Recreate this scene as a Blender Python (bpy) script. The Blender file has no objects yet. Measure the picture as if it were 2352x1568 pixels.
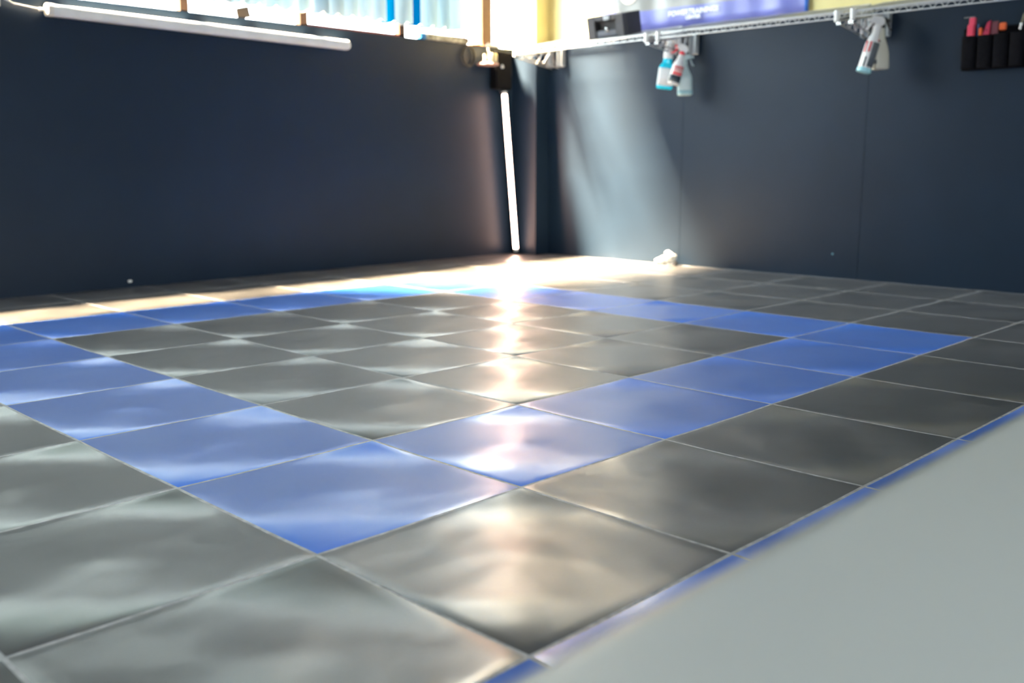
import bpy, math, random
from math import sin, cos, pi, radians, sqrt
from mathutils import Vector, Matrix
random.seed(7)
scn = bpy.context.scene
COL = scn.collection

# ------------------------------------------------------------------ camera
cam_d = bpy.data.cameras.new('camera')
cam = bpy.data.objects.new('camera', cam_d)
COL.objects.link(cam)
CAM = Vector((-0.88814, -1.34542, 0.65376))
Rv = Vector((0.702770, -0.711417, -0.000591))
Uv = Vector((0.126345, 0.123992, 0.984207))
Fv = Vector((0.700108, 0.691746, -0.177022))
m = Matrix((Rv, Uv, -Fv)).transposed().to_4x4()
m.translation = CAM
cam.matrix_world = m
cam_d.sensor_width = 36
cam_d.lens = 34.45
cam_d.clip_start = 0.02
cam_d.dof.use_dof = True
cam_d.dof.focus_distance = 2.3
cam_d.dof.aperture_fstop = 2.8
scn.camera = cam

# ------------------------------------------------------------------ world, sun, exposure
scn.view_settings.view_transform = 'Standard'
scn.view_settings.look = 'None'
scn.view_settings.exposure = 0.0
scn.view_settings.gamma = 1.0
scn.view_settings.use_curve_mapping = False
SKY = 27.0
w = bpy.data.worlds.new('hazy_sky')
scn.world = w
w.use_nodes = True
nt = w.node_tree
bg = nt.nodes['Background']
tc = nt.nodes.new('ShaderNodeTexCoord')
sep = nt.nodes.new('ShaderNodeSeparateXYZ')
ramp = nt.nodes.new('ShaderNodeValToRGB')
nt.links.new(tc.outputs['Generated'], sep.inputs[0])
nt.links.new(sep.outputs['Z'], ramp.inputs[0])
ramp.color_ramp.elements[0].position = 0.0
ramp.color_ramp.elements[0].color = (0.30, 0.31, 0.30, 1)
ramp.color_ramp.elements[1].position = 0.06
ramp.color_ramp.elements[1].color = (0.93, 0.98, 1.0, 1)
nt.links.new(ramp.outputs[0], bg.inputs[0])
bg.inputs[1].default_value = SKY

SUN_DIR = Vector((1.0, -1.2, -2.82)).normalized()
sd = bpy.data.lights.new('sun', 'SUN')
sd.energy = 480.0
sd.angle = radians(11)
sd.color = (1.0, 0.70, 0.44)
sun = bpy.data.objects.new('sun', sd)
COL.objects.link(sun)
sun.rotation_mode = 'QUATERNION'
sun.rotation_quaternion = SUN_DIR.to_track_quat('-Z', 'Y')
sun.location = (2, 6, 6)

def portal(name, loc, normal, sx, sy):
    d = bpy.data.lights.new(name, 'AREA')
    d.shape = 'RECTANGLE'; d.size = sx; d.size_y = sy
    d.cycles.is_portal = True
    o = bpy.data.objects.new(name, d); COL.objects.link(o)
    o.location = loc
    o.rotation_mode = 'QUATERNION'
    o.rotation_quaternion = Vector(normal).to_track_quat('-Z', 'Z' if abs(normal[2]) < .9 else 'Y')
    return o

# ------------------------------------------------------------------ materials
def mat(name, col, rough=0.5, metal=0.0, spec=0.5, var=0.08, scale=12.0, bump=0.0, bscale=80.0,
        emis=None, estr=0.0, coat=0.0, trans=0.0, alpha=1.0, sheen=0.0):
    M = bpy.data.materials.new(name); M.use_nodes = True
    n = M.node_tree; p = n.nodes['Principled BSDF']
    p.inputs['Roughness'].default_value = rough
    p.inputs['Metallic'].default_value = metal
    p.inputs['Specular IOR Level'].default_value = spec
    p.inputs['Coat Weight'].default_value = coat
    p.inputs['Transmission Weight'].default_value = trans
    p.inputs['Sheen Weight'].default_value = sheen
    p.inputs['Alpha'].default_value = alpha
    t = n.nodes.new('ShaderNodeTexCoord')
    no = n.nodes.new('ShaderNodeTexNoise'); no.inputs['Scale'].default_value = scale
    no.inputs['Detail'].default_value = 4
    r = n.nodes.new('ShaderNodeValToRGB')
    r.color_ramp.elements[0].position = 0.3; r.color_ramp.elements[1].position = 0.7
    r.color_ramp.elements[0].color = tuple(max(0, c*(1-var)) for c in col[:3]) + (1,)
    r.color_ramp.elements[1].color = tuple(min(1, c*(1+var)) for c in col[:3]) + (1,)
    n.links.new(t.outputs['Object'], no.inputs['Vector'])
    n.links.new(no.outputs['Fac'], r.inputs[0])
    n.links.new(r.outputs[0], p.inputs['Base Color'])
    if bump > 0:
        b = n.nodes.new('ShaderNodeBump'); b.inputs['Strength'].default_value = bump
        b.inputs['Distance'].default_value = 0.002
        n2 = n.nodes.new('ShaderNodeTexNoise'); n2.inputs['Scale'].default_value = bscale
        n2.inputs['Detail'].default_value = 3
        n.links.new(t.outputs['Object'], n2.inputs['Vector'])
        n.links.new(n2.outputs['Fac'], b.inputs['Height'])
        n.links.new(b.outputs[0], p.inputs['Normal'])
    if emis:
        p.inputs['Emission Color'].default_value = (*emis, 1)
        p.inputs['Emission Strength'].default_value = estr
    return M

def tile_mat(name, col, dust):
    """matt plastic floor tile: fine grain, a little pale scuffing, uneven sheen"""
    M = bpy.data.materials.new(name); M.use_nodes = True
    n = M.node_tree; p = n.nodes['Principled BSDF']; L = n.links.new
    t = n.nodes.new('ShaderNodeTexCoord')
    def noise(sc, det, rough=0.5):
        x = n.nodes.new('ShaderNodeTexNoise'); x.inputs['Scale'].default_value = sc
        x.inputs['Detail'].default_value = det; x.inputs['Roughness'].default_value = rough
        L(t.outputs['Object'], x.inputs['Vector']); return x
    big = noise(3.0, 5, 0.6); fine = noise(160, 4, 0.7)
    r = n.nodes.new('ShaderNodeMapRange')
    r.inputs['From Min'].default_value = 0.45; r.inputs['From Max'].default_value = 0.75
    L(big.outputs['Fac'], r.inputs['Value'])
    f = n.nodes.new('ShaderNodeMapRange')
    f.inputs['From Min'].default_value = 0.55; f.inputs['From Max'].default_value = 0.8
    L(fine.outputs['Fac'], f.inputs['Value'])
    mu = n.nodes.new('ShaderNodeMath'); mu.operation = 'MULTIPLY'
    L(r.outputs[0], mu.inputs[0]); L(f.outputs[0], mu.inputs[1])
    m1 = n.nodes.new('ShaderNodeMath'); m1.operation = 'MULTIPLY_ADD'; m1.inputs[1].default_value = 0.45
    L(r.outputs[0], m1.inputs[0]); L(mu.outputs[0], m1.inputs[2])
    m2 = n.nodes.new('ShaderNodeMath'); m2.operation = 'MULTIPLY'; m2.inputs[1].default_value = 0.4
    L(m1.outputs[0], m2.inputs[0])
    mix = n.nodes.new('ShaderNodeMix'); mix.data_type = 'RGBA'
    mix.inputs['A'].default_value = (*col, 1); mix.inputs['B'].default_value = (*dust, 1)
    L(m2.outputs[0], mix.inputs['Factor'])
    L(mix.outputs['Result'], p.inputs['Base Color'])
    rr = n.nodes.new('ShaderNodeMapRange')
    rr.inputs['From Min'].default_value = .3; rr.inputs['From Max'].default_value = .7
    rr.inputs['To Min'].default_value = TILE_R[0]; rr.inputs['To Max'].default_value = TILE_R[1]
    L(big.outputs['Fac'], rr.inputs['Value'])
    L(rr.outputs[0], p.inputs['Roughness'])
    p.inputs['Specular IOR Level'].default_value = TILE_SPEC
    b = n.nodes.new('ShaderNodeBump'); b.inputs['Strength'].default_value = 0.25
    b.inputs['Distance'].default_value = 0.0006
    L(fine.outputs['Fac'], b.inputs['Height'])
    # every tile is slightly cupped: two periodic swells per tile plus a little irregularity
    def math_(op, a, b_=None):
        x = n.nodes.new('ShaderNodeMath'); x.operation = op
        for i_, q in enumerate((a, b_)):
            if q is None: continue
            if isinstance(q, (int, float)): x.inputs[i_].default_value = q
            else: L(q, x.inputs[i_])
        return x.outputs[0]
    sp = n.nodes.new('ShaderNodeSeparateXYZ'); L(t.outputs['Object'], sp.inputs[0])
    irr = noise(1.3, 2); ir = math_('MULTIPLY', math_('SUBTRACT', irr.outputs['Fac'], .5), 1.6)
    fu = math_('FRACT', math_('MULTIPLY', sp.outputs[0], 1/T)); fv = math_('FRACT', math_('MULTIPLY', sp.outputs[1], 1/T))
    h1 = math_('MULTIPLY', math_('SINE', math_('ADD', math_('MULTIPLY', math_('ADD', fu, fv), pi), ir)), WARP_A)
    dx_ = math_('SUBTRACT', fu, .5); dy_ = math_('SUBTRACT', fv, .5)
    r2_ = math_('ADD', math_('MULTIPLY', dx_, dx_), math_('MULTIPLY', dy_, dy_))
    h0 = math_('MULTIPLY', math_('EXPONENT', math_('MULTIPLY', r2_, -70.0)), .0035)
    h2 = math_('MULTIPLY', math_('MULTIPLY', math_('COSINE', math_('MULTIPLY', fu, 2*pi)), math_('SINE', math_('ADD', math_('MULTIPLY', fv, 2*pi), ir))), WARP_B)
    mid = noise(3.5, 2); h3 = math_('MULTIPLY', mid.outputs['Fac'], WARP_C)
    hh = math_('ADD', math_('ADD', math_('ADD', h1, h0), h2), h3)
    b0 = n.nodes.new('ShaderNodeBump'); b0.inputs['Strength'].default_value = 1.0; b0.inputs['Distance'].default_value = 1.0
    L(hh, b0.inputs['Height']); L(b0.outputs[0], b.inputs['Normal'])
    L(b.outputs[0], p.inputs['Normal'])
    p.inputs['Coat Weight'].default_value = 1.0
    p.inputs['Sheen Weight'].default_value = 0.04; p.inputs['Sheen Roughness'].default_value = 0.45
    p.inputs['Coat IOR'].default_value = 1.6
    p.inputs['Coat Roughness'].default_value = 0.33
    L(b.outputs[0], p.inputs['Coat Normal'])
    return M
WARP_A, WARP_B, WARP_C = .0240, .0050, .014
T = 0.5
TILE_R = (0.34, 0.48)
TILE_SPEC = 0.8

def blind_mat(name, col, transp, transl):
    M = bpy.data.materials.new(name); M.use_nodes = True
    n = M.node_tree; n.nodes.clear(); L = n.links.new
    out = n.nodes.new('ShaderNodeOutputMaterial')
    tr = n.nodes.new('ShaderNodeBsdfTranslucent'); tp = n.nodes.new('ShaderNodeBsdfTransparent')
    df = n.nodes.new('ShaderNodeBsdfDiffuse')
    t = n.nodes.new('ShaderNodeTexCoord'); wv = n.nodes.new('ShaderNodeTexNoise')
    wv.inputs['Scale'].default_value = 30
    mp = n.nodes.new('ShaderNodeMapping'); mp.inputs['Scale'].default_value = (1, 1, .15)
    L(t.outputs['Object'], mp.inputs[0]); L(mp.outputs[0], wv.inputs['Vector'])
    r = n.nodes.new('ShaderNodeValToRGB')
    r.color_ramp.elements[0].color = tuple(c*.86 for c in col)+(1,)
    r.color_ramp.elements[1].color = (*col, 1)
    r.color_ramp.elements[0].position = .35; r.color_ramp.elements[1].position = .65
    L(wv.outputs['Fac'], r.inputs[0])
    for s in (tr, tp, df): L(r.outputs[0], s.inputs['Color'])
    m1 = n.nodes.new('ShaderNodeMixShader'); m1.inputs[0].default_value = transl
    L(df.outputs[0], m1.inputs[1]); L(tr.outputs[0], m1.inputs[2])
    m2 = n.nodes.new('ShaderNodeMixShader'); m2.inputs[0].default_value = transp
    L(m1.outputs[0], m2.inputs[1]); L(tp.outputs[0], m2.inputs[2])
    L(m2.outputs[0], out.inputs[0])
    return M

def glass_mat():
    M = bpy.data.materials.new('window_glass'); M.use_nodes = True
    n = M.node_tree; n.nodes.clear(); L = n.links.new
    out = n.nodes.new('ShaderNodeOutputMaterial')
    tp = n.nodes.new('ShaderNodeBsdfTransparent'); tp.inputs[0].default_value = (.95, .98, .97, 1)
    gl = n.nodes.new('ShaderNodeBsdfGlossy'); gl.inputs['Roughness'].default_value = .03
    mx = n.nodes.new('ShaderNodeMixShader'); mx.inputs[0].default_value = 0.05
    L(tp.outputs[0], mx.inputs[1]); L(gl.outputs[0], mx.inputs[2])
    L(mx.outputs[0], out.inputs[0])
    return M

NAVY = mat('navy_wall_paint', (0.0062, 0.0165, 0.034), rough=0.5, spec=0.25, var=0.10, scale=2.5, bump=0.15, bscale=60)
YEL = mat('yellow_wall_paint', (0.64, 0.56, 0.25), rough=0.6, var=0.05, scale=3)
CEIL = mat('ceiling_paint', (0.55, 0.56, 0.56), rough=0.8)
BACKW = mat('back_wall_paint', (0.16, 0.18, 0.20), rough=0.7)
GREY_T = tile_mat('grey_floor_tile', (0.044, 0.045, 0.047), (0.26, 0.27, 0.28))
BLUE_T = tile_mat('blue_floor_tile', (0.0, 0.165, 0.84), (0.10, 0.32, 0.85))
SEAM = mat('dusty_joint_highlight', (0.50, 0.50, 0.51), rough=0.5, var=0.3, scale=40)  # pale dusty joints, with the highlight of the bevelled edges painted in
FRAME = mat('brown_window_frame', (0.075, 0.045, 0.030), rough=0.7, spec=.2, var=0.15, scale=20)
REDF = mat('red_brown_window_rail', (0.42, 0.10, 0.07), rough=0.45, var=0.2, scale=25)
GLASS = glass_mat()
BLIND = blind_mat('pale_blue_blind_fabric', (0.11, 0.17, 0.21), 0.0, 0.35)
BLIND_D = blind_mat('deep_blue_blind_fabric', (0.0, 0.035, 0.10), 0.0, 0.5)
WHITE = mat('white_plastic', (0.80, 0.80, 0.78), rough=0.35, var=0.03)
CREAM = mat('cream_plastic', (0.74, 0.70, 0.62), rough=0.4, var=0.04)
DIFF = mat('milky_diffuser', (0.82, 0.82, 0.80), rough=0.32, var=0.08, scale=9)
BLACK = mat('black_plastic', (0.012, 0.012, 0.014), rough=0.45, var=0.2)
BLACK2 = mat('charcoal_plastic', (0.035, 0.036, 0.042), rough=0.5, var=0.1)
DKFAB = mat('black_fabric', (0.005, 0.005, 0.007), rough=0.95, spec=.1, var=0.3, scale=50, bump=.3)
CHROME = mat('chrome_wire', (0.62, 0.63, 0.64), rough=0.25, metal=1.0, var=0.05)
EPOXY = mat('pale_grey_coated_wire', (0.60, 0.62, 0.63), rough=0.35, metal=0.4, var=0.05)
GREYM = mat('grey_bracket_metal', (0.50, 0.53, 0.56), rough=0.35, metal=0.7, var=0.08)
STEELD = mat('dull_bracket_wire', (0.36, 0.36, 0.38), rough=0.35, metal=0.7, var=0.1)
TUBE = mat('lit_tube_diffuser', (1, 0.9, 0.8), rough=0.4, emis=(1.0, 0.60, 0.44), estr=44.0)
PANEL = mat('pale_grey_lacquer', (0.38, 0.41, 0.40), rough=0.38, var=0.02, scale=2, spec=0.4)
SPK = dict(white=mat('white_bottle_plastic', (0.80, 0.80, 0.80), rough=0.3, var=.02),
           pale=mat('pale_frosted_plastic', (0.48, 0.62, 0.64), rough=0.35, var=.06, scale=20),
           paleliq=mat('pale_blue_liquid', (0.28, 0.50, 0.58), rough=0.3, var=.06),
           cyan=mat('cyan_liquid_in_bottle', (0.0, 0.55, 0.80), rough=0.25, var=.05),
           red=mat('red_trigger_plastic', (0.75, 0.03, 0.05), rough=0.35, var=.05),
           label=mat('white_paper_label', (0.85, 0.86, 0.88), rough=0.5, var=.02),
           redlab=mat('red_label_print', (0.65, 0.05, 0.07), rough=0.5, var=.1),
           greylab=mat('grey_label_print', (0.12, 0.14, 0.16), rough=0.5, var=.1),
           navylab=mat('dark_label_print', (0.02, 0.04, 0.06), rough=0.5, var=.2),
           pinklab=mat('pink_label_print', (0.72, 0.40, 0.40), rough=0.5, var=.1),
           beige=mat('beige_bottle_plastic', (0.52, 0.51, 0.43), rough=0.4, var=.04))

# ------------------------------------------------------------------ mesh helpers
class MB:
    def __init__(s): s.v = []; s.f = []; s.mi = []
    def add(s, vs, fs, mi=0):
        b = len(s.v); s.v += [Vector(v) for v in vs]
        for f in fs: s.f.append([b+i for i in f]); s.mi.append(mi)
        return s
    def box(s, lo, hi, mi=0, mtx=None, ch=0.0):
        x0, y0, z0 = lo; x1, y1, z1 = hi
        if ch <= 0:
            vs = [Vector(p) for p in ((x0,y0,z0),(x1,y0,z0),(x1,y1,z0),(x0,y1,z0),(x0,y0,z1),(x1,y0,z1),(x1,y1,z1),(x0,y1,z1))]
            fs = [(0,3,2,1),(4,5,6,7),(0,1,5,4),(1,2,6,5),(2,3,7,6),(3,0,4,7)]
        else:
            c = min(ch, (x1-x0)*.45, (y1-y0)*.45, (z1-z0)*.45)
            vs = []; 
            for z, ins in ((z0, c), (z0+c, 0), (z1-c, 0), (z1, c)):
                xa, xb, ya, yb = x0+ins, x1-ins, y0+ins, y1-ins
                k = c if ins == 0 else c*0.6
                vs += [Vector(p) for p in ((xa+k,ya,z),(xb-k,ya,z),(xb,ya+k,z),(xb,yb-k,z),(xb-k,yb,z),(xa+k,yb,z),(xa,yb-k,z),(xa,ya+k,z))]
            fs = [tuple(range(7,-1,-1)), tuple(range(24,32))]
            for l in range(3):
                for i in range(8):
                    j = (i+1) % 8
                    fs.append((l*8+i, l*8+j, l*8+8+j, l*8+8+i))
        if mtx: vs = [mtx @ v for v in vs]
        return s.add(vs, fs, mi)
    def tube(s, pts, r, n=10, mi=0, caps=True, radii=None):
        pts = [Vector(p) for p in pts]; rings = []
        up = None
        for i, p in enumerate(pts):
            a = pts[max(i-1, 0)]; b = pts[min(i+1, len(pts)-1)]
            t = (b-a).normalized()
            if up is None:
                up = Vector((0,0,1)) if abs(t.z) < .9 else Vector((1,0,0))
            x = t.cross(up).normalized(); y = x.cross(t).normalized(); up = y
            rr = radii[i] if radii else r
            rings.append([p + x*rr*cos(2*pi*k/n) + y*rr*sin(2*pi*k/n) for k in range(n)])
        vs = [v for q in rings for v in q]; fs = []
        for i in range(len(rings)-1):
            for k in range(n):
                j = (k+1) % n
                fs.append((i*n+k, i*n+j, (i+1)*n+j, (i+1)*n+k))
        if caps:
            fs.append(tuple(range(n-1, -1, -1))); fs.append(tuple((len(rings)-1)*n+k for k in range(n)))
        return s.add(vs, fs, mi)
    def loft(s, secs, n=24, mtx=None, mi=0, caps=True):
        """secs: (z, half width x, half depth y, squareness exponent, x offset)"""
        vs = []; fs = []
        for (z, a, b, e, ox) in secs:
            for k in range(n):
                t = 2*pi*k/n; c = cos(t); q = sin(t)
                x = abs(c)**(2/e)*a*(1 if c >= 0 else -1); y = abs(q)**(2/e)*b*(1 if q >= 0 else -1)
                vs.append(Vector((x+ox, y, z)))
        for i in range(len(secs)-1):
            for k in range(n):
                j = (k+1) % n
                fs.append((i*n+k, i*n+j, (i+1)*n+j, (i+1)*n+k))
        if caps:
            fs.append(tuple(range(n-1, -1, -1))); fs.append(tuple((len(secs)-1)*n+k for k in range(n)))
        if mtx: vs = [mtx @ v for v in vs]
        return s.add(vs, fs, mi)
    def build(s, name, mats, parent=None, smooth=True, angle=35):
        me = bpy.data.meshes.new(name)
        off = parent_world(parent)
        me.from_pydata([tuple(v-off) for v in s.v], [], s.f)
        if not isinstance(mats, (list, tuple)): mats = [mats]
        for M in mats: me.materials.append(M)
        me.polygons.foreach_set('material_index', s.mi)
        me.update()
        if smooth:
            me.polygons.foreach_set('use_smooth', [True]*len(me.polygons))
            me.set_sharp_from_angle(angle=radians(angle))
        o = bpy.data.objects.new(name, me); COL.objects.link(o)
        if parent: o.parent = parent
        return o

def parent_world(p):
    off = Vector((0, 0, 0))
    while p is not None:
        off += p.location; p = p.parent
    return off

def thing(name, label, cat, loc, group=None):
    o = bpy.data.objects.new(name, None); COL.objects.link(o)
    o.empty_display_size = .05
    o.location = loc; o['label'] = label; o['category'] = cat
    if group: o['group'] = group
    return o
def tag(o, label, cat, group=None):
    o['label'] = label; o['category'] = cat
    if group: o['group'] = group
    return o
def struct(o): o['kind'] = 'structure'; return o

# ------------------------------------------------------------------ room
T = 0.5                       # tile size
XW, YW = 4.53, 3.875          # right wall plane, left wall plane
SILL, WTOP, HC = 1.485, 3.5, 3.9
X0, Y0 = -3.2, -4.2           # back of the room

# floor: individual moulded tiles, slightly warped
def build_floor():
    N = 22
    V = []; F = []; MI = []
    rnd = random.Random(3)
    i0, i1 = -6, 10
    j0, j1 = -8, 8
    for i in range(i0, i1):
        for j in range(j0, j1):
            xa, xb = i*T, min((i+1)*T, XW); ya, yb = j*T, min((j+1)*T, YW)
            if xb-xa < .01 or yb-ya < .01: continue
            near = (i > -3 and j > -4)
            n = N if near else 8
            ring = (0 <= i <= 5 and 0 <= j <= 5 and (i in (0, 5) or j in (0, 5))) or j == -2
            k = 1.0 + .25*(rnd.random()-.5)
            ph = [rnd.uniform(-.6, .6) for _ in range(4)]
            tx = ty = 0.0
            g = 0.0016; c = 0.0022
            def coords(a, b, full):
                s = [a, a+g, a+g+c]
                inner = [a+g+c + (b-a-2*g-2*c)*q/(n-1) for q in range(1, n-1)]
                return s + inner + [b-g-c, b-g, b]
            X = coords(xa, xb, True); Y = coords(ya, yb, True)
            base = len(V); nn = len(X)
            for p, x in enumerate(X):
                for q, y in enumerate(Y):
                    u = (x-i*T)/T; v = (y-j*T)/T
                    z = WARP(u, v, ph)*k + tx*(u-.5) + ty*(v-.5)
                    if p in (0, 1, nn-2, nn-1) or q in (0, 1, len(Y)-2, len(Y)-1): z -= 0.0006
                    V.append((x, y, z))
            m_ = len(Y)
            for p in range(nn-1):
                for q in range(m_-1):
                    F.append((base+p*m_+q, base+(p+1)*m_+q, base+(p+1)*m_+q+1, base+p*m_+q+1))
                    edge = p in (0, 1) or q in (0, 1) or (p in (nn-3, nn-2) and xb < XW-.01) or (q in (m_-3, m_-2) and yb < YW-.01)
                    MI.append(2 if edge else (1 if ring else 0))
    b = len(V)
    V += [(X0, Y0, -.0085), (XW, Y0, -.0085), (XW, YW, -.0085), (X0, YW, -.0085)]
    F.append((b, b+1, b+2, b+3)); MI.append(2)
    V += [(X0, Y0, -.06), (XW, Y0, -.06), (XW, YW, -.06), (X0, YW, -.06)]
    F.append((b+7, b+6, b+5, b+4)); MI.append(2)
    me = bpy.data.meshes.new('floor')
    me.from_pydata(V, [], F)
    for M in (GREY_T, BLUE_T, SEAM): me.materials.append(M)
    me.polygons.foreach_set('material_index', MI)
    me.polygons.foreach_set('use_smooth', [q != 2 for q in MI])
    me.update()
    o = bpy.data.objects.new('floor', me); COL.objects.link(o)
    return struct(o)
def WARP(u, v, ph):
    a = 0.0006
    win = (sin(pi*u)*sin(pi*v))**2
    z = a*.55*(cos(4*pi*u)+cos(4*pi*v))
    z += a*.8*cos(2*pi*u)*cos(2*pi*v)
    z += a*.6*win*sin(2*pi*u+ph[0])*cos(2*pi*v+ph[1])
    z += .0006*math.exp(-((u-.5)**2+(v-.5)**2)/.0012)
    return z
build_floor()

def wallbox(name, boxes, mats):
    b = MB()
    for q in boxes: b.box(q[0], q[1], q[2] if len(q) > 2 else 0)
    return struct(b.build(name, mats, smooth=False))

# left wall: navy dado below the windows, header above, solid end behind the camera side
TH = 0.08
WX0, WX1 = -1.2, 4.40
wallbox('wall_left', [((X0, YW, -.06), (XW+TH, YW+TH, SILL)),
                      ((X0, YW, WTOP), (XW+TH, YW+TH, HC)),
                      ((X0, YW, SILL), (WX0, YW+TH, WTOP)),
                      ((WX1, YW, SILL), (XW+TH, YW+TH, WTOP), 1)], [NAVY, YEL])
# right wall: navy below, yellow above, unseen top made off-white against yellow floor reflections, shallow panel joints
bx = [((XW, Y0, -.06), (XW+.15, YW, 1.5)), ((XW, Y0, 1.5), (XW+.15, YW, 1.85), 1), ((XW, Y0, 1.85), (XW+.15, YW, HC), 2)]
for yj in (2.475, 1.235, 0.0):
    bx.append(((XW-.0015, yj-.03, 0), (XW, yj+.03, 1.5)))
wallbox('wall_right', bx, [NAVY, YEL, CEIL])
# corner pier, its unseen top off-white for the same reflections
PX, PY = 4.40, 3.635
pier = MB()
pier.box((PX, PY, 0), (XW, YW, 1.5), ch=0)
pier.box((PX, PY, 1.5), (XW, YW, 1.85), 1); pier.box((PX, PY, 1.85), (XW, YW, HC), 2)
struct(pier.build('wall_corner', [NAVY, YEL, CEIL], smooth=False))
wallbox('ceiling', [((X0, Y0, HC), (XW+.15, YW+TH, HC+.1))], [CEIL])
wallbox('wall_back', [((X0-.1, Y0, 0), (X0, YW+TH, HC))], [BACKW])
# wall behind the photographer with an unseen door opening, added and sized for fill light
DX0, DX1, DZ = -2.4, 0.2, 2.1
wallbox('wall_front', [((X0-.1, Y0-.1, 0), (DX0, Y0, HC)), ((DX1, Y0-.1, 0), (XW+.15, Y0, HC)),
                       ((DX0, Y0-.1, DZ), (DX1, Y0, HC))], [BACKW])
portal('door_portal', ((DX0+DX1)/2, Y0-.05, DZ/2), (0, 1, 0), DX1-DX0, DZ)
portal('window_portal', ((WX0+WX1)/2, YW+TH+.02, (SILL+WTOP)/2), (0, -1, 0), WX1-WX0, WTOP-SILL)

# windows in the left wall
mull = [(-1.2, .05), (-.40, .05), (.345, .05), (1.095, .05), (1.845, .05), (2.615, .055), (3.375, .05), (4.150, .095), (4.40, .0)]
for k in range(len(mull)-1):
    xa, xb = mull[k][0], mull[k+1][0]
    e = bpy.data.objects.new('window_%d' % (k+1), None); COL.objects.link(e)
    e.location = ((xa+xb)/2, YW+.02, SILL); struct(e)
    f = MB()
    wd = mull[k][1]
    y0, y1 = YW+.006, YW+.055
    if wd: f.box((xa-wd/2, y0, SILL), (xa+wd/2, y1, WTOP))
    f.box((xa+wd/2, y0, WTOP-.04), (xb-mull[k+1][1]/2, y1, WTOP))
    f.box((xa+wd/2, y0, 2.35), (xb-mull[k+1][1]/2, y1, 2.385))
    if k != 5: f.box((xa+wd/2, y0+.03, SILL), (xb-mull[k+1][1]/2, y1, SILL+.006))
    f.build('window_frame', [FRAME], e, smooth=False)
    if k == 5:
        r = MB(); r.box((xa+wd/2, y0, SILL-.002), (xb+.02, y1, SILL+.013))
        ro = r.build('window_rail', [REDF], e, smooth=False); ro['label'] = 'red-painted bottom rail'
    p = MB(); p.box((xa+wd/2, YW+.03, SILL+.01), (xb-mull[k+1][1]/2, YW+.034, WTOP-.04))
    p.build('window_pane', [GLASS], e, smooth=False)

# vertical blinds
bl = thing('vertical_blind', 'pale blue vertical slat blind hanging in the high windows', 'blind', (2.6, 3.80, 1.55))
h = MB(); h.box((-1.2, 3.78, 3.42), (3.95, 3.84, 3.47)); h.build('headrail', [WHITE], bl, smooth=False)
xs = []
x = -1.1
while x < 3.86:
    xs.append(x); x += .108
for k, x in enumerate(xs):
    deep = any(abs(x-q) < .05 for q in (3.225, 3.44)) 
    mid = abs(x-2.68) < .05
    zb = 1.552 + .004*sin(k*1.7)
    op = min(1, max(0, (x-1.0)/1.2))            # turned open towards the corner, nearly shut further left
    ang = radians(6-56*op+random.uniform(-4, 4)) if not deep else radians(-20)
    yc = 3.81 if not deep else 3.835
    c, s_ = cos(ang), sin(ang); hw = .0635 if not deep else .05
    b = MB(); vs = []; fs = []
    nseg = 8
    for zi, z in enumerate((zb, zb+.012, 2.0, 2.8, 3.42)):
        for q in range(nseg+1):
            t = -1+2*q/nseg
            off = .008*(1-t*t) + (.003*sin(z*9+k) if z > 1.6 else 0)
            X_ = x + t*hw*c - off*s_; Y_ = yc + t*hw*s_ + off*c
            vs.append((X_, Y_, z))
    n1 = nseg+1
    for zi in range(4):
        for q in range(nseg):
            fs.append((zi*n1+q, zi*n1+q+1, (zi+1)*n1+q+1, (zi+1)*n1+q))
    b.add(vs, fs)
    o = b.build('slat', [BLIND_D if deep else BLIND], bl)
    if deep: o['label'] = 'deep blue slat'
ch = MB(); pts = []
for k in range(len(xs)-1):
    a, b_ = Vector((xs[k], 3.765, 1.560)), Vector((xs[k+1], 3.765, 1.560))
    pts += [a.lerp(b_, t/6) - Vector((0, 0, .022*(1-(2*t/6-1)**2))) for t in range(6)]
ch.tube(pts, .0018, 6)
ch.build('beaded_chain', [WHITE], bl)

# ------------------------------------------------------------------ batten lamp on the left wall
lamp = thing('batten_lamp', 'long white batten lamp with milky cover under the windows, unlit', 'lamp', (1.99, 3.84, 1.36))
A = Vector((1.085, 3.838, 1.409)); B = Vector((2.90, 3.838, 1.388))
ax = (B-A).normalized(); L_ = (B-A).length
side = Vector((0, 1, 0)); upv = side.cross(ax) * -1
upv = ax.cross(side) * -1 if ax.cross(side).z < 0 else ax.cross(side)
def frame_m(o, x, y, z):
    M = Matrix((x, y, z)).transposed().to_4x4(); M.translation = o; return M
M = frame_m(A, upv, side*-1, ax)        # local z along lamp, x up, y towards room
b = MB(); secs = []
for i in range(25):
    z = .03 + (L_-.05)*i/24
    secs.append((z, .030, .030, 3.0, 0))
b.loft(secs, 20, M); b.build('diffuser', [DIFF], lamp)
b = MB(); b.loft([(0, .024, .022, 3, 0), (.004, .031, .031, 3, 0), (.03, .032, .032, 3, 0)], 20, M); b.build('end_cap', [CREAM], lamp)
b = MB(); b.loft([(L_-.02, .031, .031, 3, 0), (L_-.004, .029, .029, 3, 0), (L_+.012, .018, .018, 3, 0)], 20, M); b.build('end_cap', [WHITE], lamp)
b = MB(); b.box((-.02, -.037, .04), (.02, -.028, L_-.04), mtx=M); b.build('backplate', [WHITE], lamp)
b = MB(); b.tube([A+Vector((-.03, 0, 0)), A+Vector((.002, 0, 0))], .007, 10); b.build('cable_gland', [WHITE], lamp)
b = MB(); b.tube([A+Vector(p) for p in ((-.03,0,0),(-.09,-.003,.006),(-.15,-.004,.012),(-.19,-.005,.03),(-.215,-.005,.05))], .004, 8)
b.build('power_cable', [EPOXY], lamp)
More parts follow.
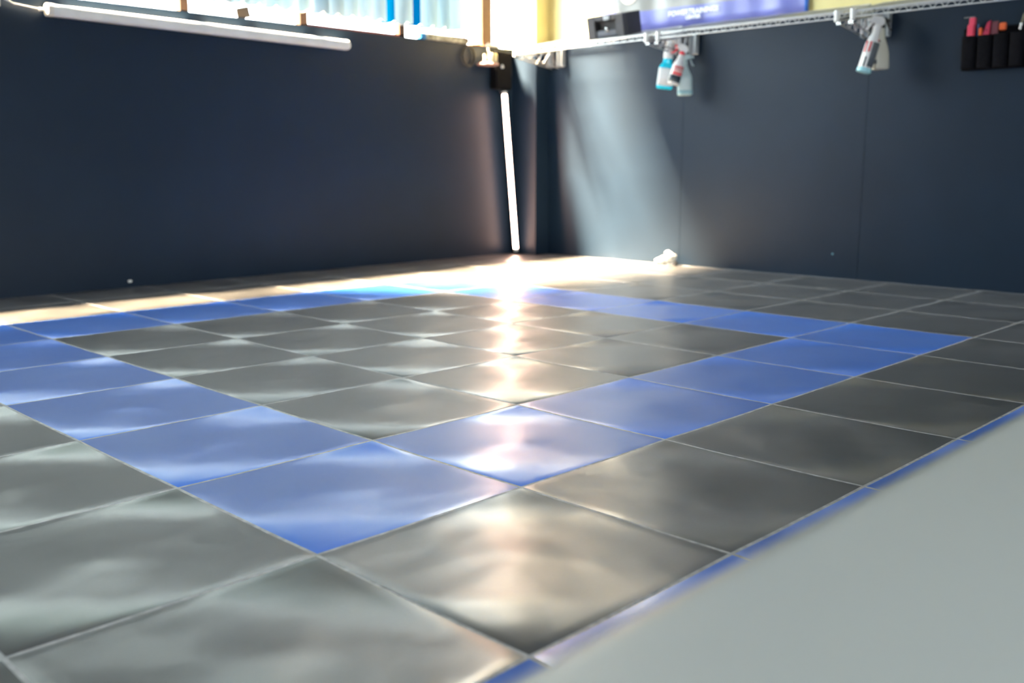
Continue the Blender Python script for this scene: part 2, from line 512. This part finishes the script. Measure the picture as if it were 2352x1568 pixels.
bt = MB(); bt.loft([(-.02, .016, .02, 4, 0), (.02, .016, .02, 4, 0)], 16, frame_m(Vector((.862, 3.853, 1.425)), Vector((1,0,0)), Vector((0,1,0)), Vector((0,0,1))))
tag(bt.build('cable_connector', [CREAM]), 'small cream cable connector on the wall at the left frame edge', 'connector')

# ------------------------------------------------------------------ lit tube leaning in the corner
tl = thing('tube_lamp', 'lit white fluorescent-style tube leaning upright in the far corner', 'lamp', (4.330, 3.767, 0.0))
P0 = Vector((4.330, 3.767, .024)); P1 = Vector((4.199, 3.758, 1.174))
ax = (P1-P0).normalized()
fwd = Vector((-1, -1, 0)).normalized(); fwd = (fwd - ax*fwd.dot(ax)).normalized(); sd_ = ax.cross(fwd).normalized()
def arc_tube(a, b, r, t0, t1, n, r_in=None):
    mb = MB(); vs = []; fs = []
    rows = 13
    for i in range(rows):
        p = a.lerp(b, i/(rows-1))
        for k in range(n+1):
            t = t0+(t1-t0)*k/n
            vs.append(p + (fwd*cos(t)+sd_*sin(t))*r)
    for i in range(rows-1):
        for k in range(n):
            fs.append((i*(n+1)+k, i*(n+1)+k+1, (i+1)*(n+1)+k+1, (i+1)*(n+1)+k))
    mb.add(vs, fs); return mb
a_ = radians(118)
arc_tube(P0+ax*.02, P1-ax*.02, .0165, -a_, a_, 22).build('diffuser', [TUBE], tl)
arc_tube(P0+ax*.02, P1-ax*.02, .0165, a_, 2*pi-a_, 10).build('backplate', [WHITE], tl)
for a, b_ in ((P0, P0+ax*.022), (P1-ax*.022, P1)):
    mb = MB(); mb.tube([a, b_], .0172, 18); mb.build('end_cap', [WHITE], tl)

# black enclosure above the tube, and its flex
jb = thing('junction_box', 'matt black box on the wall directly above the lit tube', 'box', (4.25, 3.84, 1.2))
b = MB(); b.box((4.166, 3.80, 1.19), (4.322, 3.874, 1.45), ch=.006); b.build('casing', [mat('matt_black_casing', (.004,.004,.005), .9, spec=.1)], jb)
b = MB(); b.box((4.322, 3.812, 1.29), (4.336, 3.85, 1.345), ch=.003); b.build('switch', [BLACK2], jb)
b = MB(); b.tube([(4.185, 3.79, 1.19), (4.19, 3.788, 1.17), (4.205, 3.79, 1.16)], .0035, 8); b.build('cable', [BLACK2], jb)

# ------------------------------------------------------------------ bits on and below the sill
t = thing('tape_roll', 'shiny metal-rimmed roll on a pinkish base under the corner sill', 'roll', (4.14, 3.83, 1.345))
b = MB(); b.loft([(0, .030, .030, 2, 0), (.004, .034, .034, 2, 0), (.05, .034, .034, 2, 0), (.062, .028, .028, 2, 0)], 24,
    Matrix.Translation((4.115, 3.79, 1.364)) @ Matrix.Diagonal((1.05, 1.05, 1.05, 1))); b.build('drum', [mat('dull_brass', (.30,.29,.22), .35, metal=.8)], t)
b = MB(); b.box((4.03, 3.76, 1.347), (4.155, 3.873, 1.364), ch=.006); b.build('base', [mat('pinkish_plastic', (.45,.27,.24), .5)], t)
b = MB(); b.tube([(4.045, 3.80, 1.37), (4.055, 3.80, 1.392), (4.062, 3.81, 1.378), (4.066, 3.82, 1.405), (4.072, 3.825, 1.42)], .010, 10); b.build('crumpled_end', [mat('dull_cream', (.22,.20,.16), .6)], t)
b = MB(); b.tube([(4.112, 3.83, 1.47), (4.112, 3.825, 1.44), (4.12, 3.825, 1.425)], .006, 8); b.build('hook', [CREAM], t)
b = MB(); b.loft([(0, .009, .009, 2, 0), (.012, .011, .011, 2, 0), (.024, .006, .006, 2, 0)], 12, Matrix.Translation((4.213, 3.79, 1.335)))
tag(b.build('knob', [WHITE]), 'small white knob on the front of the black box above the tube', 'knob')
b = MB()
for q in range(3):
    pts = [(3.945+.055*cos(a*pi/12), 3.862-.006*q, 1.405+.068*sin(a*pi/12)) for a in range(25)]
    b.tube(pts, .004, 8, caps=False)
tag(b.build('cable_coil', [BLACK]), 'thin black cable coil hanging on the dark wall beside the metal roll', 'cable')
t = thing('patterned_strip', 'beige speckled strip with a blue end lying along the window sill', 'strip', (3.76, 3.86, 1.478))
PATT = mat('speckled_beige', (.34,.32,.24), .6, var=.75, scale=28)
b = MB(); b.box((3.562, 3.856, 1.486), (3.955, 3.9, 1.527), ch=.004); b.build('strip_body', [PATT], t)
b = MB(); b.box((3.515, 3.856, 1.486), (3.562, 3.9, 1.525), ch=.003); b.build('strip_end', [mat('blue_tape', (.0,.16,.42), .5)], t)
b = MB(); b.tube([(3.80,3.86,1.530),(3.86,3.855,1.542),(3.90,3.852,1.528),(3.945,3.85,1.505)], .004, 8); b.tube([(3.83,3.86,1.527),(3.90,3.855,1.52),(3.93,3.85,1.50)], .003, 8)
b.build('twig', [mat('brown_twine', (.12,.08,.06), .8)], t)
def rag(name, cx, z, wx, wy, hz, M_, label, sd0, y=3.89):
    r_ = random.Random(sd0); b = MB(); n = 14; vs = []; fs = []
    top = []
    for i in range(n+1):
        for j in range(n+1):
            u, v = i/n*2-1, j/n*2-1
            e = max(0, (1-abs(u)**3)*(1-abs(v)**3))
            hh = hz*e*(.55+.3*sin(5*u+sd0)+.25*sin(7*v+2*sd0)) + .002
            top.append(Vector((cx+u*wx*(1+.1*sin(4*v)), y+v*wy, z+max(hh, .002))))
    bot = [Vector((p.x, p.y, z)) for p in top]
    vs = top+bot; N1 = (n+1)**2
    for i in range(n):
        for j in range(n):
            q = (i*(n+1)+j, (i+1)*(n+1)+j, (i+1)*(n+1)+j+1, i*(n+1)+j+1)
            fs.append(q); fs.append(tuple(N1+x_ for x_ in reversed(q)))
    for i in range(n):
        for (p, q) in ((i*(n+1), (i+1)*(n+1)), ((i+1)*(n+1)+n, i*(n+1)+n), ((i+1), i), (n*(n+1)+i, n*(n+1)+i+1)):
            fs.append((q, p, N1+p, N1+q))
    b.add(vs, fs)
    return tag(b.build(name, [M_], angle=80), label, 'cloth')
rag('cleaning_cloth', 4.045, 1.486, .055, .03, .028, mat('orange_cloth', (.85,.33,.12), .9), 'orange crumpled cloth on the sill left of the brown post', 1)
rag('cleaning_cloth', 4.19, 1.486, .075, .028, .04, mat('white_cloth', (.7,.68,.68), .9), 'white crumpled cloth at the foot of the brown window post', 4)
t = thing('sill_card', 'small grey-brown folded card standing on the window sill', 'card', (2.215, 3.878, 1.485))
M = Matrix.Translation((2.215, 3.88, 1.486)) @ Matrix.Rotation(radians(-14), 4, 'Y')
b = MB(); b.box((-.042, 0, 0), (.042, .004, .062), mtx=M); b.build('front_leaf', [mat('grey_card', (.05,.042,.036), .8, spec=.1)], t, smooth=False)
b = MB(); b.box((-.034, .02, 0), (.030, .023, .044), mtx=M); b.box((-.034, .002, .042), (.03, .023, .046), mtx=M); b.build('back_leaf', [bpy.data.materials['grey_card']], t, smooth=False)

# ------------------------------------------------------------------ wire shelves on the right wall
XF, XB, ZL, ZU, ZD, RZI = 4.14, 4.50, 1.412, 1.442, 1.446, .078   # RZI: the rear rail sits higher
def shelf(ya, yb, label):          # ya > yb
    t = thing('wire_shelf', label, 'shelf', ((XF+XB)/2, (ya+yb)/2, ZL), 'wire shelves along the right wall')
    n = max(6, int((ya-yb)/.058))
    for X_, nm in ((XF, 'front_truss'), (XB, 'rear_truss')):
        b = MB()
        dz = 0 if X_ == XF else RZI
        b.tube([(X_, ya, ZL+dz), (X_, yb, ZL+dz)], .0036, 8); b.tube([(X_, ya, ZU+dz), (X_, yb, ZU+dz)], .0036 if dz == 0 else .0055, 8)
        pts = []
        for k in range(2*n+1):
            pts.append((X_, ya-.01-(ya-yb-.02)*k/(2*n), (ZL if k % 2 == 0 else ZU)+dz))
        b.tube(pts, .0026, 6)
        b.build(nm, [EPOXY], t)
    for yy in (ya, yb):
        b = MB()
        b.tube([(XF, yy, ZL), (XB, yy, ZL+RZI)], .0035, 8); b.tube([(XF, yy, ZU), (XB, yy, ZU+RZI)], .0035, 8)
        pts = [(XF+(XB-XF)*k/12, yy, (ZL if k % 2 == 0 else ZU)+RZI*k/12) for k in range(13)]
        b.tube(pts, .0025, 6); b.build('side_truss', [EPOXY], t)
    b = MB()
    k = ya-.02
    while k > yb+.01:
        b.tube([(XF, k, ZD), (XB, k, ZD+RZI)], .0015, 6); k -= .024
    for q in range(1, 4):
        xx = XF+(XB-XF)*q/4; b.tube([(xx, ya, ZU+RZI*q/4), (xx, yb, ZU+RZI*q/4)], .003, 6)
    b.build('wire_deck', [EPOXY], t)
    for yy in (ya-.012, yb+.012):
        b = MB(); b.tube([(XF-.001, yy, ZL-.016), (XF-.001, yy, ZU+.010)], .0135, 14); b.build('collar', [WHITE], t)
    return t
shelf(3.600, 2.450, 'white wire shelf nearest the corner, carrying the black case')
shelf(2.385, 1.205, 'middle white wire shelf, in front of the printed banner')
shelf(1.140, -.06, 'rightmost white wire shelf, running out of the top of the frame')
def bracket(y, label, zz=ZL, nz=8):
    t = thing('shelf_bracket', label, 'bracket', (4.36, y, 1.34), 'brackets under the wire shelves')
    for dy in (-.034, .034):
        b = MB()
        zt = zz-.012
        b.tube([(XF+.005, y+dy, zt-.014), (XF+.05, y+dy, zt-.022), (4.505, y+dy, 1.335)], .0042, 8)
        b.tube([(XF+.005, y+dy, zt), (4.505, y+dy, zt+.06)], .0042, 8)
        pts = []
        for k in range(nz+1):
            x_ = XF+.05+(4.49-XF-.05)*k/nz
            zl = zt-.022+(1.335-zt+.022)*(k/nz)
            pts.append((x_, y+dy, zt+.06*k/nz if k % 2 else zl))
        b.tube(pts, .0032, 6)
        b.build('bracket_arm', [STEELD], t)
        b = MB()
        for q in range(3):
            b.tube([(XF+.004, y+dy+(q-1)*.009, zt-.002), (XF+.004, y+dy+(q-1)*.009, zt-.020)], .0042, 8)
        b.build('clip', [CHROME], t)
    for dy in (-.055, .055):
        b = MB()
        b.box((4.512, y+dy-.024, 1.345), (4.529, y+dy+.024, 1.475), ch=.003)
        b.box((4.487, y+dy-.024, 1.35), (4.513, y+dy-.018, 1.47)); b.box((4.487, y+dy+.018, 1.35), (4.513, y+dy+.024, 1.47))
        b.build('wall_plate', [GREYM], t)
    return t
bracket(3.545, 'grey wire shelf bracket in the corner, left of all the bottles', nz=4)
bracket(2.417, 'grey wire shelf bracket with three spray bottles hung on it')
bracket(1.172, 'grey wire shelf bracket with two spray bottles hung on it')

# black case on shelf
t = thing('speaker_case', 'black boxy case with recessed front standing on the wire shelf', 'case', (4.23, 2.71, 1.45))
b = MB()
z0, z1 = 1.452, 1.588
b.box((4.185, 2.640, z0), (4.335, 2.935, z1), 1, ch=.004)                   # core
b.box((4.15, 2.640, z0), (4.186, 2.70, z1), ch=.003); b.box((4.15, 2.87, z0), (4.186, 2.935, z1), ch=.003)
b.box((4.15, 2.70, z0), (4.186, 2.87, z0+.01)); b.box((4.15, 2.70, z1-.03), (4.186, 2.87, z1), ch=.003)
b.build('case_body', [BLACK2, BLACK], t)
b = MB(); b.box((4.155, 2.705, z0+.011), (4.184, 2.865, z0+.045), ch=.003); b.build('latch_plate', [mat('slate_plastic', (.10,.11,.13), .4)], t)
b = MB(); b.loft([(0, .012, .012, 2, 0), (.012, .012, .012, 2, 0), (.017, .007, .007, 2, 0)], 16,
    Matrix.Translation((4.156, 2.775, z0+.05)) @ Matrix.Rotation(radians(-90), 4, 'Y')); b.build('knob', [CHROME], t)
b = MB(); b.box((4.146, 2.745, z1-.028), (4.151, 2.79, z1-.004)); b.build('badge', [GREYM], t, smooth=False)

tl_ = math.atan2(RZI, XB-XF); Mt = Matrix.Translation((4.15, 0, 1.4515)) @ Matrix.Rotation(-tl_, 4, 'Y') @ Matrix.Translation((-4.15, 0, -1.452))
off = Vector(t.location); Ml = Matrix.Translation(-off) @ Mt @ Matrix.Translation(off)
for c_ in t.children: c_.data.transform(Ml)
# banner
t = thing('banner', 'violet-blue printed banner on the yellow wall above the wire shelf', 'banner', (4.52, 2.35, 1.51))
BANB = mat('violet_blue_print', (.12, .14, .42), .35, var=.15, scale=4); BANG = mat('grey_print', (.19,.20,.20), .35, var=.15, scale=5)
BANE = mat('deep_blue_hem', (.02,.12,.50), .4)
b = MB(); nY = 60
def bxx(y): return 4.508 + .004*sin(y*17) + .003*sin(y*31)
zs = [1.512, 1.64, 1.66, 2.6]
vs = []; fs = []; mi = []
for i in range(nY+1):
    y = 3.124-(3.124-1.585)*i/nY
    zsplit = 1.655 + (3.124-y)*-.012
    for z in (1.510, 1.57, zsplit, 2.1, 2.6):
        vs.append((bxx(y), y, z))
for i in range(nY):
    for q in range(4):
        b.add([vs[i*5+q], vs[(i+1)*5+q], vs[(i+1)*5+q+1], vs[i*5+q+1]], [(0, 1, 2, 3)], (2 if i >= nY-1 else (0 if q < 2 or i < 5 else 1)))
sheet = b.build('banner_sheet', [BANB, BANG, BANE], t, angle=60)
# weld duplicate verts for smooth folds
import bmesh
bmm = bmesh.new(); bmm.from_mesh(sheet.data); bmesh.ops.remove_doubles(bmm, verts=bmm.verts, dist=1e-5); bmm.to_mesh(sheet.data); bmm.free()
sol = sheet.modifiers.new('thickness', 'SOLIDIFY'); sol.thickness = .0015
def text_obj(s, size, loc, mat_, name, parent, rot=(radians(90), 0, radians(-90)), ext=.0004, cond=1.0):
    cu = bpy.data.curves.new(name, 'FONT'); cu.body = s; cu.size = size; cu.extrude = ext; cu.offset = .0012; cu.align_x = 'CENTER'; cu.align_y = 'CENTER'
    tmp = bpy.data.objects.new('tmp', cu); COL.objects.link(tmp)
    dg = bpy.context.evaluated_depsgraph_get()
    me = bpy.data.meshes.new_from_object(tmp.evaluated_get(dg)); bpy.data.objects.remove(tmp)
    R_ = Matrix.Translation(Vector(loc)-parent_world(parent)) @ Matrix.Rotation(rot[2], 4, 'Z') @ Matrix.Rotation(rot[0], 4, 'X') @ Matrix.Diagonal((cond, 1, 1, 1))
    me.transform(R_); me.materials.clear(); me.materials.append(mat_)
    o = bpy.data.objects.new(name, me); COL.objects.link(o); o.parent = parent
    return o
WPR = mat('white_print', (.85,.86,.9), .4)
text_obj('POWERTRAININGS', .044, (4.4985, 2.372, 1.606), WPR, 'lettering', t)
text_obj('CENTER', .030, (4.4985, 2.372, 1.573), WPR, 'lettering', t)
b = MB()
b.loft([(0, .078, .078, 2, 0), (.001, .078, .078, 2, 0)], 40, Matrix.Translation((4.500, 2.885, 1.782)) @ Matrix.Rotation(radians(-90), 4, 'Y'))
o = b.build('emblem', [mat('cream_print', (.85,.72,.60), .5, var=.1, scale=30)], t)
b = MB(); b.tube([(4.47, 3.01, 1.46), (4.47, 3.013, 2.6)], .0022, 6); b.tube([(4.47, 2.99, 1.46), (4.47, 2.992, 2.6)], .0022, 6)
tag(b.build('hanging_cord', [WPR]), 'thin white double cord hanging down in front of the banner', 'cord')

# ------------------------------------------------------------------ spray bottles
RZ = math.atan2(Rv.y, Rv.x)
def bmat(base, lean, yaw=0):
    # local x points to the right as seen from the bay entrance, y away, z up the bottle
    return Matrix.Translation(base) @ Matrix.Rotation(RZ, 4, 'Z') @ Matrix.Rotation(radians(lean), 4, 'Y') @ Matrix.Rotation(radians(yaw), 4, 'Z')
def bottle(base, lean, H, hw, hd, body_m, neck_m, head_m, trig_m, label, shape='square', neck_h=.03, neck_w=.013, head_len=.075, head_h=.03,
           labels=(), base_m=None, liquid=None, nslope=.05, head_dir=1, collar_m=None, yaw=0, head_tilt=0):
    t = thing('spray_bottle', label, 'spray bottle', base, 'spray bottles hanging on the shelf brackets')
    M = bmat(base, lean, yaw)
    e = 4.5 if shape == 'square' else 2.2
    b = MB(); hb = H-nslope
    b.loft([(0, hw*.86, hd*.86, e, 0), (.004, hw*.96, hd*.96, e, 0), (.012, hw, hd, e, 0), (hb*.5, hw*.985, hd*.985, e, 0), (hb, hw*.97, hd*.97, e, 0),
            (hb+nslope*.25, hw*.85, hd*.9, e*.9, 0), (hb+nslope*.6, hw*.55, hd*.7, 3 if e > 3 else 2.1, 0), (hb+nslope*.9, neck_w*1.05, neck_w*1.05, 2, 0), (H, neck_w, neck_w, 2, 0)], 32, M)
    bo = b.build('bottle_body', [body_m], t, angle=50)
    b = MB(); b.loft([(H, neck_w, neck_w, 2, 0), (H+neck_h*.2, neck_w*1.12, neck_w*1.12, 2, 0), (H+neck_h*.5, neck_w*1.12, neck_w*1.12, 2, 0), (H+neck_h*.55, neck_w, neck_w, 2, 0), (H+neck_h, neck_w*.9, neck_w*.9, 2, 0)], 24, M)
    b.build('collar', [collar_m or neck_m], t)
    # trigger head: profile in local xz, extruded in y
    zt = H+neck_h; s = head_dir
    prof = [(-.018, -.004), (.016, -.004), (.030, .004), (head_len*.58, .006), (head_len*.62, .014), (head_len*.50, head_h*.9), (.0, head_h*1.05), (-.022, head_h*.85), (-.030, head_h*.45), (-.026, .004)]
    vs = []; n = len(prof)
    HM = M @ Matrix.Translation((0, 0, zt)) @ Matrix.Rotation(radians(head_tilt), 4, 'Y')
    for yy, k in ((-.011, .86), (-.008, 1), (.008, 1), (.011, .86)):
        cz = head_h*.5
        for (px_, pz) in prof: vs.append(HM @ Vector((s*px_*k, yy, cz+(pz-cz)*k)))
    fs = [tuple(range(n)), tuple(3*n+q for q in range(n-1, -1, -1))]
    for l in range(3):
        for q in range(n):
            j = (q+1) % n; fs.append((l*n+q, l*n+n+q, l*n+n+j, l*n+j))
    if s < 0: fs = [tuple(reversed(f)) for f in fs]
    b = MB(); b.add(vs, fs); hd_o = b.build('trigger_head', [head_m], t)
    b = MB(); b.tube([HM @ Vector((s*head_len*.60, 0, .012)), HM @ Vector((s*(head_len*.60+.012), 0, .012))], .0085, 12); b.build('nozzle', [trig_m], t)
    b = MB(); b.tube([HM @ Vector((s*.034, 0, .006)), HM @ Vector((s*.040, 0, -.012)), HM @ Vector((s*.047, 0, -.032)), HM @ Vector((s*.058, 0, -.040))], .005, 8, radii=[.005, .0055, .005, .004])
    b.build('trigger', [trig_m], t)
    for (z0, z1, a0, a1, lm, nm) in labels:      # wrapped label patch following the body section
        b = MB(); vs = []; fs = []; n = 12
        for z in (z0, z1):
            for k in range(n+1):
                tt = radians(a0+(a1-a0)*k/n); c = cos(tt); q = sin(tt)
                x_ = abs(c)**(2/e)*(hw+.0015)*(1 if c >= 0 else -1); y_ = abs(q)**(2/e)*(hd+.0015)*(1 if q >= 0 else -1)
                vs.append(M @ Vector((x_, y_, z)))
        for k in range(n): fs.append((k, k+1, n+1+k+1, n+1+k))
        b.add(vs, fs); lo = b.build(nm, [lm], t)
        so = lo.modifiers.new('thickness', 'SOLIDIFY'); so.thickness = .0008
    if base_m:
        b = MB(); b.loft([(-.010, hw*.95, hd*.95, e, 0), (-.006, hw*1.06, hd*1.06, e, 0), (.010, hw*1.06, hd*1.06, e, 0), (.014, hw, hd, e, 0)], 32, M)
        b.build('base_ring', [base_m], t)
    return t
W = SPK
B1, B2, B3, B4, B5 = BASES = [(4.355, 2.475, 1.130), (4.315, 2.378, 1.150), (4.405, 2.350, 1.085), (4.315, 1.135, 1.152), (4.405, 1.085, 1.160)]
bottle(B1, 6, .185, .050, .030, W['cyan'], W['white'], W['white'], W['white'],
       'bright cyan spray bottle with large white label and white trigger head', 'square', neck_h=.10, neck_w=.027, head_len=.075, head_h=.034,
       labels=[(.018, .125, 188, 315, W['label'], 'paper_label')], nslope=.055, head_tilt=12)
bottle(B2, 15, .185, .037, .032, W['white'], W['red'], W['white'], W['red'],
       'white spray bottle with red trigger and red collar beside the cyan one', 'round', neck_h=.02, neck_w=.017, head_len=.075, head_h=.040, head_dir=-1,
       labels=[(.012, .055, 200, 330, W['navylab'], 'dark_label'), (.058, .072, 225, 335, W['redlab'], 'red_stripe'), (.072, .105, 225, 335, W['pinklab'], 'pink_label'), (.105, .112, 225, 335, W['redlab'], 'red_stripe')], nslope=.075, head_tilt=14)
bottle(B3, -2, .19, .046, .030, W['pale'], W['pale'], W['pale'], W['pale'],
       'pale frosted spray bottle hanging lowest, behind the red-triggered one', 'square', neck_h=.03, neck_w=.016,
       labels=[(.006, .03, 185, 355, W['paleliq'], 'liquid_band')], nslope=.085)
bottle(B4, 15, .225, .036, .034, W['white'], W['white'], W['white'], W['white'],
       'white spray bottle with red and grey label and pale blue base', 'round', neck_h=.022, neck_w=.018, head_len=.080, head_h=.042, head_dir=-1,
       labels=[(.020, .150, 262, 345, W['greylab'], 'grey_label'), (.095, .150, 236, 252, W['redlab'], 'red_stripe'), (.090, .150, 196, 212, W['redlab'], 'red_stripe'), (.018, .068, 232, 244, W['navylab'], 'dark_stripe'),
               (.158, .168, 292, 304, W['redlab'], 'logo_mark'), (.158, .166, 306, 330, W['navylab'], 'logo_lettering')],
       base_m=mat('pale_blue_plastic', (.38,.72,.80), .3), nslope=.085)
bottle(B5, -3, .215, .042, .030, W['beige'], BLACK, BLACK, BLACK,
       'beige spray bottle with black trigger head, hanging behind the white one', 'square', neck_h=.026, neck_w=.021, head_len=.06, head_h=.03,
       labels=[(.03, .052, 200, 245, W['greylab'], 'grey_label')], nslope=.135)

# ------------------------------------------------------------------ tool pouch on the right wall
t = thing('tool_holder', 'black fabric tool pouch hanging on the dark wall, top right', 'tool pouch', (4.50, .45, 1.14))
b = MB(); b.box((4.512, .20, 1.135), (4.528, .70, 1.345), ch=.004); b.build('back_panel', [DKFAB], t)
for k in range(6):
    yc = .66-.078*k
    b = MB(); b.loft([(0, .034, .018, 3, 0), (.16, .036, .026, 3, 0)], 20, Matrix.Translation((4.495, yc, 1.143)) @ Matrix.Rotation(radians(90), 4, 'Z'))
    b.build('pocket', [DKFAB], t)
REDP = mat('red_tool_plastic', (.72,.06,.12), .4); DRED = mat('dark_red_plastic', (.42,.02,.07), .45); ORG = mat('orange_tool_plastic', (.70,.12,.03), .45)
BLU = mat('blue_tool_plastic', (.03,.08,.22), .4); DIMR = mat('dim_maroon_plastic', (.12,.025,.04), .5); OLV = mat('olive_handle', (.13,.12,.08), .6)
t = thing('scraper', 'bright red flat tool at the left end of the pouch', 'tool', (4.49, .655, 1.30))
b = MB(); b.box((4.470, .636, 1.300), (4.500, .668, 1.360), ch=.004); b.box((4.474, .632, 1.355), (4.496, .662, 1.395), ch=.004); b.build('handle', [REDP], t)
b = MB(); b.box((4.478, .632, 1.393), (4.486, .690, 1.399)); b.build('blade', [CHROME], t)
b = MB(); b.loft([(0, .005, .005, 2, 0), (.06, .006, .006, 2, 0)], 12, Matrix.Translation((4.492, .622, 1.300)))
tag(b.build('marker_pen', [BLU]), 'slim blue pen in the pouch beside the red tool', 'pen')
b = MB(); b.box((4.474, .598, 1.300), (4.494, .612, 1.340), ch=.003)
tag(b.build('utility_knife', [ORG]), 'short narrow orange tool end next to the blue pen', 'tool')
t = thing('squeegee', 'crimson tapered tool with a round hole in the pouch', 'tool', (4.49, .565, 1.30))
b = MB(); b.add([(4.472,.592,1.30),(4.472,.560,1.30),(4.472,.556,1.372),(4.472,.572,1.362),(4.486,.592,1.30),(4.486,.560,1.30),(4.486,.556,1.372),(4.486,.572,1.362)],
    [(0,3,2,1),(4,5,6,7),(0,1,5,4),(1,2,6,5),(2,3,7,6),(3,0,4,7)]); b.build('grip', [DRED], t, smooth=False)
b = MB(); b.tube([(4.470,.573,1.326),(4.473,.573,1.326)], .004, 12); b.build('hang_hole', [BLACK], t)
b = MB(); b.box((4.478, .520, 1.302), (4.492, .556, 1.366), ch=.003); b.build('blade_holder', [DIMR], t)
b = MB(); b.box((4.474, .482, 1.318), (4.494, .514, 1.356), ch=.005)
tag(b.build('sanding_block', [ORG]), 'small orange block standing in the middle of the pouch', 'tool')
t = thing('paint_brush', 'brush with olive handle and bright metal ferrule in the pouch', 'brush', (4.49, .41, 1.30))
b = MB(); b.tube([(4.486,.412,1.345),(4.488,.402,1.385),(4.49,.395,1.40)], .007, 10, radii=[.006,.008,.005]); b.build('handle', [OLV], t)
b = MB(); b.tube([(4.484,.418,1.315),(4.486,.412,1.346)], .0065, 10); b.build('ferrule', [CHROME], t)

# ------------------------------------------------------------------ small things at the walls
b = MB()
for (cx, cy, cz, r) in ((4.46, 2.52, .03, .034), (4.465, 2.47, .05, .040), (4.47, 2.49, .075, .024), (4.45, 2.555, .022, .024)):
    vs = []; fs = []; n = 14; ms = 8
    for i in range(ms+1):
        ph = pi*i/ms
        for k in range(n):
            th = 2*pi*k/n; rr = r*(1+.14*sin(3*th+i)+.1*cos(5*ph))
            vs.append((cx+rr*sin(ph)*cos(th), cy+rr*sin(ph)*sin(th), max(.004, cz+rr*cos(ph)*.8)))
    for i in range(ms):
        for k in range(n):
            fs.append((i*n+k, (i+1)*n+k, (i+1)*n+(k+1) % n, i*n+(k+1) % n))
    b.add(vs, fs)
wr = tag(b.build('crumpled_wrap', [mat('crumpled_white_plastic', (.55,.58,.58), .5)], angle=80), 'crumpled whitish wrap lying on the floor against the right wall', 'wrap')
b = MB(); b.loft([(0, .012, .012, 4, 0), (.028, .010, .010, 4, 0)], 12, Matrix.Translation((4.45, 2.415, .003)))
tag(b.build('rubber_foot', [BLACK]), 'tiny dark foot on the floor right of the whitish wrap', 'foot')
b = MB(); b.box((1.418, 3.862, .026), (1.438, 3.874, .040), ch=.002)
tag(b.build('wall_clip', [WHITE]), 'tiny white clip low on the dark left wall', 'clip')
b = MB(); b.loft([(0, .006, .006, 2, 0), (.003, .005, .005, 2, 0)], 12, Matrix.Translation((4.528, 1.36, .14)) @ Matrix.Rotation(radians(-90), 4, 'Y'))
tag(b.build('screw_cap', [mat('teal_plastic', (.12,.30,.38), .4)]), 'tiny pale blue screw cap low on the right wall', 'cap')

# ------------------------------------------------------------------ foreground bench
t = thing('bench', 'pale grey smooth-topped bench in the blurred right foreground', 'bench', (.2, -1.6, 0))
b = MB(); n = 10; ye, yb_, zt, r = -1.005, -2.3, .40, .035
prof = []
for k in range(n+1):
    a = pi/2*k/n; prof.append((ye-r+r*sin(a), zt-r+r*cos(a)))
prof = [(yb_+.0, zt)] + [(yb_+(ye-r-yb_)*q/6, zt) for q in range(1, 6)] + prof + [(ye, zt-.07), (ye-.02, zt-.09), (yb_, zt-.09)]
X_a, X_b = -1.35, 1.75
vs = []; fs = []; nx = 12; m_ = len(prof)
for i in range(nx+1):
    x_ = X_a+(X_b-X_a)*i/nx
    for (y_, z_) in prof: vs.append((x_, y_, z_))
for i in range(nx):
    for k in range(m_):
        j = (k+1) % m_; fs.append((i*m_+k, i*m_+j, (i+1)*m_+j, (i+1)*m_+k))
fs.append(tuple(range(m_-1, -1, -1))); fs.append(tuple(nx*m_+k for k in range(m_)))
b.add(vs, fs); b.build('bench_top', [PANEL], t, angle=50)
for (x_, y_) in ((X_a+.1, -1.15), (X_b-.1, -1.15), (X_a+.1, -2.18), (X_b-.1, -2.18)):
    b = MB(); b.box((x_-.025, y_-.025, 0.003), (x_+.025, y_+.025, .315), ch=.004); b.build('leg', [PANEL], t)
